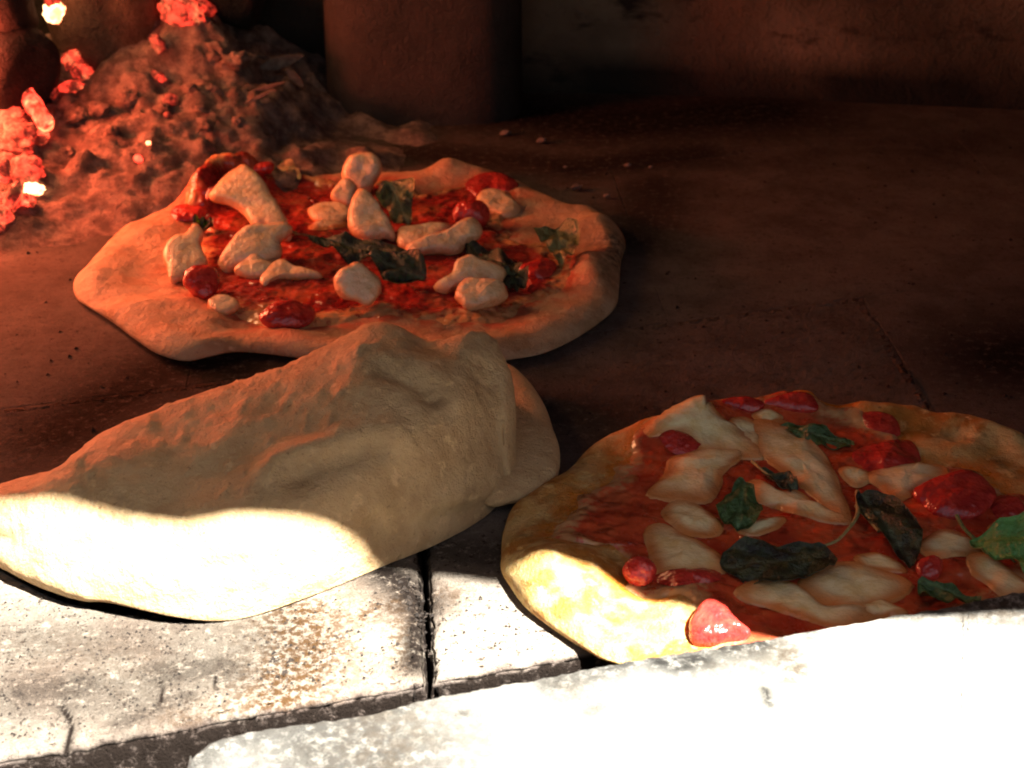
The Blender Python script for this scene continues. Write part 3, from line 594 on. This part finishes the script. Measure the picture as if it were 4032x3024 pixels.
for i, (cc, poly, t, up) in enumerate([
    (R3, [(1070, 620), (1100, 540), (1180, 510), (1270, 530), (1320, 600), (1310, 690), (1230, 740), (1120, 720)], .6, .007),
    (R3, [(1620, 1130), (1650, 980), (1720, 900), (1800, 880), (1900, 940), (1990, 1060), (2080, 1150), (1900, 1220), (1750, 1250), (1640, 1240)], .3, .009),
    (R2, [(1080, 1190), (1130, 1120), (1250, 1070), (1400, 1010), (1550, 960), (1700, 980), (1820, 1060), (1900, 1180), (1850, 1300), (1700, 1380), (1500, 1420), (1330, 1400), (1200, 1320)], .15, .008),
    (R2, [(480, 800), (600, 700), (800, 640), (1000, 660), (1080, 740), (1040, 860), (900, 920), (700, 940), (540, 880)], .1, .005),
    (R2, [(480, 360), (620, 330), (800, 370), (900, 460), (880, 560), (700, 560), (560, 480)], .15, .004),
    (R1, [(930, 260), (1060, 190), (1200, 180), (1320, 210), (1400, 260), (1300, 330), (1100, 320)], .3, .004),
    (R1, [(1420, 250), (1560, 190), (1720, 140), (1850, 145), (1950, 220), (1980, 320), (1800, 340), (1600, 300)], .3, .005),
    (R4, [(1460, 520), (1500, 460), (1580, 440), (1630, 490), (1600, 580), (1500, 590)], .3, .005),
    (R1, [(310, 600), (450, 560), (580, 600), (660, 680), (740, 740), (600, 790), (420, 760)], .1, .004),
    (R3, [(1330, 690), (1450, 650), (1640, 640), (1800, 640), (1820, 700), (1640, 720), (1450, 745)], .1, .004),
    (R2, [(1900, 1280), (2050, 1210), (2212, 1240), (2230, 1400), (2050, 1440), (1930, 1400)], .1, .004)]):
    pillow('tomato_piece', cc(poly), tm, PF, bv, t, up*.62, .003, 2.4, 44, 10, .12, .0, 120+i*1.3)
LV = []
for i, (cc, poly, t, k, li, ax) in enumerate([
    (R1, [(1080, 1130), (1160, 1060), (1230, 1090), (1290, 1150), (1330, 1280), (1390, 1350), (1380, 1450), (1280, 1560), (1130, 1600), (1000, 1560), (900, 1480), (880, 1400), (980, 1260), (1050, 1200)], .12, 'leaf_green', .003, [(1200, 1080), (1120, 1580)]),
    (R1, [(1370, 980), (1480, 970), (1600, 1010), (1720, 1080), (1780, 1180), (1680, 1210), (1560, 1190), (1450, 1090)], .1, 'leaf_dark', .003, [(1300, 960), (1760, 1180)]),
    (R1, [(1540, 470), (1700, 440), (1900, 470), (2100, 520), (2400, 640), (2320, 690), (2200, 720), (1980, 680), (1800, 600), (1650, 520)], .1, 'leaf_green', .004, [(1540, 470), (2380, 660)]),
    (R4, [(1020, 20), (1080, -40), (1200, -30), (1320, 30), (1420, 130), (1490, 230), (1490, 330), (1460, 430), (1400, 490), (1330, 430), (1250, 330), (1160, 240), (1090, 140)], .1, 'leaf_dark', .004, [(1080, -20), (1420, 460)]),
    (R4, [(60, 480), (130, 380), (220, 350), (420, 350), (560, 340), (760, 350), (860, 400), (890, 480), (800, 560), (680, 610), (520, 650), (350, 650), (200, 600), (100, 540)], .1, 'leaf_dark', .004, [(900, 400), (80, 520)]),
    (R4, [(1830, 290), (1960, 260), (2100, 245), (2260, 240), (2340, 400), (2230, 570), (2150, 480), (2050, 440), (1900, 380)], .12, 'leaf_bright', .006, [(1760, 230), (2212, 560)]),
    (R4, [(1460, 610), (1560, 630), (1700, 650), (1850, 690), (1920, 720), (1800, 760), (1600, 790), (1490, 780)], .1, 'leaf_green', .004, [(1460, 610), (1900, 730)])]):
    LV.append(leaf(cc(poly), MT[k], PF, bv, t, li, .004, .0026, cc(ax), seed=30+i*2.3))
def stem(pts, r0, bvs, mat, parent):
    P = [hitbvh(bvs, x, y)+Vector((0, 0, .003)) for x, y in pts]; C = spline([tuple(p) for p in P], 20, False); V = []
    for i, p in enumerate(C):
        d = Vector(C[min(i+1, 19)]-C[max(i-1, 0)]).normalized(); a = d.cross(Vector((0, 0, 1))).normalized(); b = d.cross(a)
        for k in range(6): V.append(Vector(p)+(a*math.cos(k*math.pi/3)+b*math.sin(k*math.pi/3))*r0*(1-.5*i/19))
    obj('stem', V, grid_faces(6, 20, True), mat, parent, True, dict(rib=[.6]*len(V)))
stem(R4([(1030, 20), (1030, 180), (960, 290), (880, 370), (800, 400)]), .0011, bv, MT['leaf_olive'], LV[4])
stem(R4([(1730, 190), (1790, 290), (1900, 380), (2040, 430), (2140, 520)]), .0009, bv, MT['leaf_green'], LV[5])
stem(R4([(1030, 120), (1100, 200), (1180, 300)]), .0014, bv, MT['leaf_olive'], LV[3])
stem(R1([(1270, 940), (1380, 1040), (1480, 1110)]), .0008, bv, MT['leaf_olive'], LV[1])

# ------------------------------------------------------------------ folded calzone
def calzone():
    ST = [(-150, 1170, -150, 1120, .010, .02), (-60, 1210, -60, 1085, .020, .02), (0, 1236, 0, 1058, .027, .03), (110, 1294, 120, 1018, .036, .035), (230, 1325, 235, 945, .042, .04), (370, 1347, 370, 886, .047, .045), (520, 1340, 545, 828, .051, .05), (680, 1288, 705, 752, .057, .05), (830, 1226, 822, 697, .062, .05), (920, 1190, 930, 731, .058, .045), (990, 1156, 1000, 712, .058, .035), (1045, 1122, 1052, 716, .053, .028), (1085, 1085, 1088, 790, .045, .022)]
    rows = []
    for fx, fy, cx, cy, z, bw in ST:
        f = G(*F([(fx, fy)])[0], .0); cpt = G(*F([(cx, cy)])[0], z)
        cpt = cpt+Vector((0, -.010, 0))*(z/.05)            # the outline is seen a little behind the crest
        rows.append(list(f)[:2]+list(cpt)+[bw])
    tuck = lambda x: sstep(-.10, -.15, x)
    R = spline(rows, 190, False); nu = 100; V = []; cen = []
    for f0x, f0y, cx, cy, cz, bw in R:
        f = Vector((f0x, f0y, 0)); c0 = Vector((cx, cy, 0)); d = (c0-f); d.normalize(); b = c0+d*bw+Vector((0, 0, 0)); sec = []
        for k in range(nu):
            s = k/(nu-1)
            tk = bw and tuck(f0x)
            if s < .05: q = f+d*(.007*tk*(1-s/.05)); z = .0042*tk*(s/.05)
            elif s < .56: a = (s-.05)/.51*math.pi/2; e = 2/2.15; q = f+(c0-f)*(1-max(0, math.cos(a))**e); z = cz*math.sin(a)**e; z = z+.0042*tk*(1-z/cz)
            elif s < .84: a = (s-.56)/.28*math.pi/2; e = 2/2.2; q = c0+(b-c0)*math.sin(a)**e; z = cz*max(0, math.cos(a))**e
            else: q = b+(f-b)*((s-.84)/.16); z = 0
            sec.append(Vector((q.x, q.y, z+.0008)))
        V.append(sec); cen.append(sum(sec, Vector())/nu)
    # close both ends with rounded caps
    axr = (cen[-1]-cen[-6]).normalized(); axl = (cen[0]-cen[5]).normalized(); out = []
    def cap(sec, c, ax, L):
        r = []
        for k in range(1, 13):
            a = k/12*math.pi/2; s = max(.003, math.cos(a)**.75); r.append([Vector((c.x+(p.x-c.x)*s, c.y+(p.y-c.y)*s, .0008+(p.z-.0008)*(.35+.65*s)))+ax*L*math.sin(a) for p in sec])
        return r
    rr = cap(V[-1], cen[-1], axr, .007); ll = cap(V[0], cen[0], axl, .01)
    V = list(reversed(ll))+V+rr; nv = len(V); P = [p for s in V for p in s]
    fs = grid_faces(nu, nv, True)
    # normals by finite differences, then hand-made folds
    me = bpy.data.meshes.new('tmp'); me.from_pydata([tuple(p) for p in P], [], fs); me.update(); NN = [v.normal.copy() for v in me.vertices]; bvh = BVHTree.FromPolygons(P, fs)
    bpy.data.meshes.remove(me)
    sgn = 1 if NN[(nv//2)*nu+nu//2].z > 0 else -1
    folds = [(F([(925, 742), (985, 765), (1050, 800), (1080, 870), (1088, 960)]), .0055, -.0022), (F([(960, 728), (1040, 730), (1085, 800)]), .008, .0015), (C7([(870, 430), (1010, 480), (1160, 600)]), .0045, -.0060), (C7([(950, 400), (1100, 450), (1230, 560)]), .006, .0022), (C7([(120, 1050), (350, 975), (620, 900), (900, 850)]), .0055, .0050), (C7([(230, 1110), (500, 1030), (800, 925)]), .0042, -.0055), (C7([(560, 1080), (800, 1020), (1050, 960)]), .008, .0025),
             (C7([(780, 1440), (870, 1530), (980, 1600)]), .0035, -.0040), (C7([(1080, 1350), (1250, 1290), (1600, 1210)]), .0035, .0035), (C7([(1000, 1420), (1300, 1340), (1600, 1260)]), .004, -.0025), (C7([(1480, 830), (1600, 850)]), .006, -.003), (C7([(1560, 900), (1620, 1100)]), .012, .003),
             (C7([(260, 640), (330, 800)]), .010, -.0030), (C7([(100, 640), (0, 800), (-60, 950)]), .012, -.0045), (C7([(480, 380), (700, 420)]), .010, .003), (C7([(420, 340), (520, 480)]), .007, -.0025), (C7([(60, 560), (200, 520), (330, 560)]), .006, .002),
             (F([(250, 1010), (330, 960)]), .012, .003), (F([(360, 930), (390, 1020)]), .012, -.0045), (F([(200, 1130), (330, 1180), (520, 1140)]), .015, -.0020), (F([(530, 1140), (600, 1160), (690, 1190)]), .014, .004), (F([(440, 1228), (480, 1222), (520, 1215)]), .0022, -.0028), (F([(-5, 1162), (25, 1172)]), .0025, -.0022), (F([(0, 1185), (60, 1230), (180, 1280)]), .006, .003), (F([(620, 1090), (760, 1100)]), .012, .003), (F([(560, 880), (480, 960)]), .010, .0028)]
    FO = [(np.array([tuple(hitbvh([bvh], x, y)) for x, y in l]), s, a) for l, s, a in folds]
    A = []; PA = np.array([tuple(p) for p in P]); HH = np.zeros(len(P))
    for l, sg, a in FO: HH += .8*a*np.exp(-.5*(segdist(PA, l)/sg)**2)
    for p, n, h in zip(P, NN, HH):
        n = n*sgn; wz = sstep(.001, .008, p.z); h = float(h)
        h += .0022*nz(p, 28, 3)+.0010*nz(p, 70, 5)+.0004*fbm(p, 160, 2, 3)+.0009*max(0, nz(p, 190, 7)-.25)*sstep(.02, .05, p.z)*3
        A.append(p+n*h*wz)
    T = thing('calzone', 'large folded calzone with wrinkled pale dough, its front half in bright sunlight', 'calzone', (cen[len(cen)//2].x, cen[len(cen)//2].y, 0))
    z0 = [0]*len(A); chr_ = [.25*sstep(.5, .8, nz(p, 40, 9)+.3) for p in A]
    obj('folded_dough', A, fs, MT['dough_calzone'], T, True, dict(stain=z0, char=chr_))
    fl = F([(1085, 790), (1140, 826), (1178, 880), (1203, 950), (1209, 1000), (1195, 1044), (1150, 1068), (1100, 1082), (1050, 1085), (1000, 1030), (990, 920), (1030, 830)])
    pillow('bottom_flap', fl, MT['dough_calzone'], T, [], 0, .0075, .0072, 4.5, 64, 14, .03, -.0005, 3.3, ('stain', 'char'), 1.0)
calzone()

# ------------------------------------------------------------------ fire: ash, logs, embers
def ashz(x, y):
    # bank of ash rising to the back left
    x0, y0 = x, y; x += .045*fbm((x0, y0, 0), 13, 6, 3); y += .03*fbm((x0, y0, 0), 13, 9, 3)
    h = sstep(.84, 1.10, y-.35*(x+.25))*.050*sstep(-.045, -.20, x+.18*(y-1.0))
    a, b = LUMP.x, LUMP.y
    return h+.026*math.exp(-((x0-a)**2+(y0-b)**2)/.045**2)
LUMP = CP+ray(*C1([(1160, 110)])[0])*(1.09/ray(*C1([(1160, 110)])[0]).y)
def ash():
    nx, ny = 190, 170; V = []
    for j in range(ny):
        for i in range(nx):
            x = -.56+.56*i/(nx-1); y = .80+.36*j/(ny-1); p = (x, y, 0); h = ashz(x, y)
            k = sstep(0, .02, h); n = fbm(p, 38, 1, 5); r = abs(fbm(p, 75, 8, 4))
            V.append((x, y, -.003+h+k*(.0045*n+.0042*r+.0035*abs(fbm(p, 190, 5, 3)))+.004*sstep(0, .012, h)*(1+n)))
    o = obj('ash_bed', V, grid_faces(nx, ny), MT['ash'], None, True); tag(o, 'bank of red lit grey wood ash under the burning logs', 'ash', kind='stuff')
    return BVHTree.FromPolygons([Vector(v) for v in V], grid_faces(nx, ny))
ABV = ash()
def lump(name, px, rad_px, mat, label, cat, group, aspect=(1, 1, .8), rot=0.0, seed=0.0, sink=.3, jag=.35, at=None):
    h = ABV.ray_cast(CP, ray(*px).normalized()); d_ = ray(*px); c = at or (h[0] if h[0] is not None and (name != 'ember' or h[0].y < 1.12) else (CP+d_*(1.05/d_.y) if d_.y*CAM_H/-d_.z > 1.1 else G(*px, .004)))
    s = rad_px/3.9375/FPX*(c-CP).length; V = []; fs = []
    nu, nv = 22, 14
    for j in range(nv):
        ph = math.pi*j/(nv-1)
        for i in range(nu):
            th = 2*math.pi*i/nu; d = Vector((math.sin(ph)*math.cos(th), math.sin(ph)*math.sin(th), math.cos(ph)))
            k = 1+jag*nz(d, 1.9, seed)+jag*.6*nz(d, 4, seed+2)+jag*.35*nz(d, 9, seed+5)
            q = Vector((d.x*aspect[0], d.y*aspect[1], d.z*aspect[2]))*s*k
            q = Vector((q.x*math.cos(rot)-q.z*math.sin(rot), q.y, q.x*math.sin(rot)+q.z*math.cos(rot)))
            V.append(c+q+Vector((0, 0, s*aspect[2]*(1-sink))))
    o = obj(name, V, grid_faces(nu, nv, True), MT[mat], None, True)
    return tag(o, label, cat, group)
E_ = [((340, 85), 60, 'ember_white', 'white hot ember wedged between two logs at the top', (1, 1, 1.0), 0),
      ((330, 20), 45, 'ember', 'small red ember at the top edge above the white hot one', (1, 1, 1), 0),
      ((420, 240), 75, 'ember_dim', 'dull red ember below the white hot ember, beside the upright log', (.9, 1, 1.1), .5),
      ((450, 420), 72, 'ember', 'bright red ember at the foot of the upright log', (.9, 1, 1.2), -.5),
      ((520, 470), 62, 'ember', 'red ember leaning right of the bright one under the upright log', (1.1, 1, .8), -.4),
      ((440, 550), 58, 'ember', 'low red ember lying on the ash below the upright log', (1.3, 1, .6), .2),
      ((300, 590), 55, 'ember_dim', 'small dull ember on the ash near the big round log', (1, 1, .8), .2),
      ((200, 620), 50, 'ember', 'red ember under the lower edge of the big round log', (1.5, 1, .7), .5),
      ((40, 760), 95, 'ember', 'broad red ember at the left edge of the picture', (1.3, 1, .7), .3),
      ((110, 850), 75, 'ember_dim', 'greyish ember beside the glowing stick', (1.2, 1, .8), .2),
      ((175, 1080), 95, 'ember', 'large round pink glowing coal at lower left of the fire', (1, 1, .95), 0),
      ((205, 1190), 58, 'ember_white', 'yellow hot coal beneath the large round coal', (1.15, 1, .7), 0),
      ((85, 1270), 80, 'ember', 'narrow ember leaning at the left below the large coal', (.6, 1, 1.4), -.4),
      ((-30, 1380), 110, 'ember', 'ember cut by the left edge, lowest in the fire', (1, 1, .9), 0),
      ((30, 1060), 95, 'ember_dim', 'dark crusted coal left of the large round coal', (.8, 1, .9), 0),
      ((90, 930), 70, 'ember', 'curved thin ember above the large round coal', (1.5, .7, .35), -.2),
      ((985, 480), 36, 'ember', 'small elongated ember on the ash right of the upright log', (1.3, 1, .7), -.6),
      ((1040, 735), 26, 'ember_dim', 'tiny dull ember in the middle of the ash slope', (.8, 1, 1.2), 0),
      ((1060, 640), 45, 'ember_dim', 'dim clod above the tiny dull ember on the ash slope', (1, 1, 1), 0),
      ((925, 895), 15, 'ember_white', 'spark sized bright ember on the ash', (1, 1, 1), 0),
      ((862, 1000), 26, 'ember_hot', 'pink ember with a tail nearest the back pizza', (1, 1, 1.1), .3),
      ((1140, 90), 120, 'ember', 'big glowing lump right of the upright log', (1.15, 1, .75), -.4),
      ((1230, 60), 100, 'ember_dim', 'ashy cooling lump on the right of the glowing lump', (1.1, 1, .9), -.3),
      ((985, 290), 55, 'ember_dim', 'red chip at the right foot of the upright log', (.7, .8, 1.1), .5)]
for i, (p, r, mt, lb, asp, rot) in enumerate(E_):
    lump('ember', C1([p])[0], r*.633, mt, lb, 'ember', 'glowing embers of the fire', asp, rot, i*3.7, .78 if r < 90 else .85)
for i in range(22):
    a = random.random(); p = (random.uniform(-10, 330)*(1-.55*a), 640+a*720); 
    lump('ember', C1([p])[0], random.uniform(16, 40), random.choice(['ember', 'ember', 'ember_dim', 'ember_hot']), 'one of the small red bits in the glowing bed along the left edge', 'ember', 'small bits of the glowing bed', (1.2, 1, .7), random.uniform(-.6, .6), 60+i*2.1, .5)
def log(name, label, a, b, r0, r1, mat, seed, parts=True):
    T = thing(name, label, 'log', (a.x, a.y, a.z-r0))
    ax = (b-a).normalized(); e1 = ax.cross(Vector((0, 0, 1)) if abs(ax.z) < .9 else Vector((1, 0, 0))).normalized(); e2 = ax.cross(e1); nu, nv = 40, 26; V = []
    prof = [(0, .0), (0, .35), (.0, .65), (.004, .86), (.016, .97)]
    L = (b-a).length
    st = [(d, k) for d, k in prof]+[(.03+(L-.03)*j/(nv-1), 1.0) for j in range(nv)]+[(L, .5), (L, .01)]
    for d, k in st:
        rr = (r0+(r1-r0)*d/L)*max(k, .01)
        for i in range(nu):
            t = 2*math.pi*i/nu; dv = e1*math.cos(t)+e2*math.sin(t); q = a+ax*d
            crack = 1-.10*max(0, nz((math.cos(t)*3, math.sin(t)*3, d*14), 1, seed)-.25)*2
            V.append(q+dv*rr*(1+.10*nz(q+dv*rr, 22, seed)+.04*nz(q+dv*rr, 80, seed))*crack-ax*.006*nz(q+dv*rr, 30, seed+4))
    obj('charred_wood', V, grid_faces(nu, len(st), True), mat, T)
    return T, e1, e2, ax
# round log end low at the left, a second one above it, an upright stub in the middle
c = G(*C1([(95, 470)])[0], .060); log('burning_log', 'big black round log end at the left of the fire', c+Vector((.012, -.01, 0)), c+Vector((-.17, .10, .015)), .034, .036, MT['char'], 1)
c = G(*C1([(30, 130)])[0], .092); log('burning_log', 'black charred log above the big round one in the top left corner', c+Vector((.012, 0, .012)), c+Vector((-.18, .05, -.02)), .029, .034, MT['char'], 5)
c = G(*C1([(710, 430)])[0], .040); log('burning_log', 'brown upright log stub in the middle of the fire', c, c+Vector((-.018, .03, .17)), .036, .041, MT['bark'], 9)
c = G(*C1([(1590, 40)])[0], .075); log('burning_log', 'dark charred log behind the glowing lump at the top', c, c+Vector((-.12, .03, .06)), .022, .026, MT['char'], 12)
# glowing stick
p0 = Vector(ABV.ray_cast(CP, ray(*C1([(110, 600)])[0]).normalized())[0])+Vector((0, 0, .012)); p1 = Vector(ABV.ray_cast(CP, ray(*C1([(310, 850)])[0]).normalized())[0])+Vector((0, 0, .006))
V = []
for k in range(12):
    q = p0+(p1-p0)*k/11; d = (p1-p0).normalized(); a = d.cross(Vector((0, 0, 1))).normalized(); b = d.cross(a); r = .0055*(1+.35*nz(q, 120, 2))*(.6 if k in (0, 11) else 1)
    for i in range(8): V.append(q+(a*math.cos(i*math.pi/4)+b*math.sin(i*math.pi/4))*r)
tag(obj('glowing_stick', V, grid_faces(8, 12, True)+[tuple(range(7, -1, -1)), tuple(range(88, 96))], MT['ember_hot'], None, False), 'thin glowing stick slanting down below the big round log', 'stick')
def splinter(px, dx, dz, w, label, mat='flake', sink=.0):
    h = ABV.ray_cast(CP, ray(*px).normalized()); c = (h[0] if h[0] is not None else G(*px, .001))+Vector((0, 0, .002+sink)); k = (c-CP).length/3.9375/FPX
    d = Vector((dx, .15*dx, dz))*k; n = Vector((-d.z, -.3*abs(d.x), d.x)).normalized()*w*k; V = []
    for s, ww in ((-.5, .3), (-.2, 1), (.2, .8), (.5, .15)):
        q = c+d*s+Vector((0, 0, abs(dz)*k*.5)); j = 1+.3*nz(q, 90, 2)
        V += [q+n*ww*j, q-n*ww*j, q-n*ww*j+Vector((0, .002, 0)), q+n*ww*j+Vector((0, .002, 0))]
    return tag(obj('wood_chip', V, grid_faces(4, 4, True)+[(3, 2, 1, 0), (12, 13, 14, 15)], MT[mat], None, False), label, 'wood chip', 'wood chips on the ash')
splinter(C1([(1760, 470)])[0], 160, 40, 26, 'pale broad wood chip at the right of the ash slope', sink=.004)
splinter(C1([(1700, 430)])[0], 120, -45, 14, 'pale pointed chip crossing the broad one')
splinter(C1([(1840, 560)])[0], 60, -70, 22, 'short upright chip beside the broad pale one')
splinter(C1([(1650, 600)])[0], 150, 40, 8, 'long thin straw coloured chip below the broad one')
splinter(C1([(1620, 660)])[0], 120, 50, 7, 'thin chip lowest on the right of the ash slope')
splinter(C1([(1420, 440)])[0], 40, 20, 22, 'small rounded chip on the upper ash slope')
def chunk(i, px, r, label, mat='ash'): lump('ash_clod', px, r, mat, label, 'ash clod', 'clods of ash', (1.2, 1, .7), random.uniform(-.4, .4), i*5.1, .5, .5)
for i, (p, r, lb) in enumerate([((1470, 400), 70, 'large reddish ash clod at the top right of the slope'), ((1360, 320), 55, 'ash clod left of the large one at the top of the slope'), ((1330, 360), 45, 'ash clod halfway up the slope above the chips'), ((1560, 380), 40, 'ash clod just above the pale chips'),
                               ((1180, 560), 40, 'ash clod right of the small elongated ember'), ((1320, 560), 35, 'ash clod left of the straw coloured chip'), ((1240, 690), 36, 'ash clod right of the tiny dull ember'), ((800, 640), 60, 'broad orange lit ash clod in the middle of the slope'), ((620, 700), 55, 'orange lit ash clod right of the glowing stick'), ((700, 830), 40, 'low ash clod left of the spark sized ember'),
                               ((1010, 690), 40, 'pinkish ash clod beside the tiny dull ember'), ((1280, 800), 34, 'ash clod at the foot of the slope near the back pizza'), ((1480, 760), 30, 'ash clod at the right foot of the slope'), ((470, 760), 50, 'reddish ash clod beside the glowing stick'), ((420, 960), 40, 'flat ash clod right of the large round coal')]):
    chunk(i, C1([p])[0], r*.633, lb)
for i, (cc, p, r, lb) in enumerate([(C2, (745, 292), 16, 'ash flake stuck on the front of the iron drum base'), (C2, (1030, 705), 20, 'grey ash flake in front of the iron drum'), (C2, (1620, 1040), 11, 'tiny pale ash flake behind the right of the back pizza'), (C2, (2150, 1040), 10, 'brightest tiny ash flake on the dark floor'), (C2, (1690, 1170), 28, 'crumbly pale ash flake touching the back pizza rim'), (C2, (1470, 880), 24, 'dull ash flake on the dark floor behind the pizza'), (C2, (1250, 830), 26, 'brownish ash flake behind the pizza'), (C2, (2010, 1030), 18, 'faint ash flake left of the brightest one'), (C2, (1880, 1220), 18, 'small ash flake right of the crumbly one'), (C2, (700, 670), 14, 'ash flake at the left of the drum foot')]):
    if i == 0: continue
    lump('ash_flake', cc([p])[0], r*.633, 'flake', lb, 'ash flake', 'ash flakes on the floor', (1.2, 1, .5), .2, i*2.9, .4, .5, at=G(*cc([p])[0], .0015))

# ------------------------------------------------------------------ grit on the bricks (uncountable)
def grit():
    V = []; fs = []
    def add(c, s, seed):
        k = len(V); 
        for d in ((1, 0, 0), (-.5, .87, 0), (-.5, -.87, 0), (0, 0, .9)):
            V.append((c.x+d[0]*s*random.uniform(.6, 1.2), c.y+d[1]*s*random.uniform(.6, 1.2), c.z+d[2]*s*random.uniform(.5, 1.1)))
        fs.extend([(k, k+1, k+3), (k+1, k+2, k+3), (k+2, k, k+3)])
    nrm = Vector((-u_.y, u_.x, 0))
    def onb(p):
        d = (p-ORI).dot(nrm); e = (p-ORI).dot(u_)+.0
        return d > .010 and abs(e) > .004
    for i in range(1500):
        p = G(random.uniform(0, 2300), random.uniform(2350, 2990)); onb(p) and add(Vector((p.x, p.y, .0001)), random.choice((.0004, .0005, .0006, .0009)), i)
    for i in range(120):
        p = G(*[(a+random.gauss(0, 30)) for a in F([random.choice([(880, 1290), (905, 1340), (830, 1260), (900, 1400), (600, 1430)])])[0]]); onb(p) and add(Vector((p.x, p.y, .0001)), random.uniform(.0005, .0014), i)
    for i in range(320):
        p = G(random.uniform(0, 4032), random.uniform(500, 1700)); add(Vector((p.x, p.y, .0001)), random.uniform(.0005, .0016), i)
    tag(obj('crumb_grit', V, fs, MT['crumb'], None, False), 'scattered grit and crumbs on the firebrick floor', 'grit', kind='stuff')
grit()
for o in SC.objects:
    if '_at' in o: del o['_at']
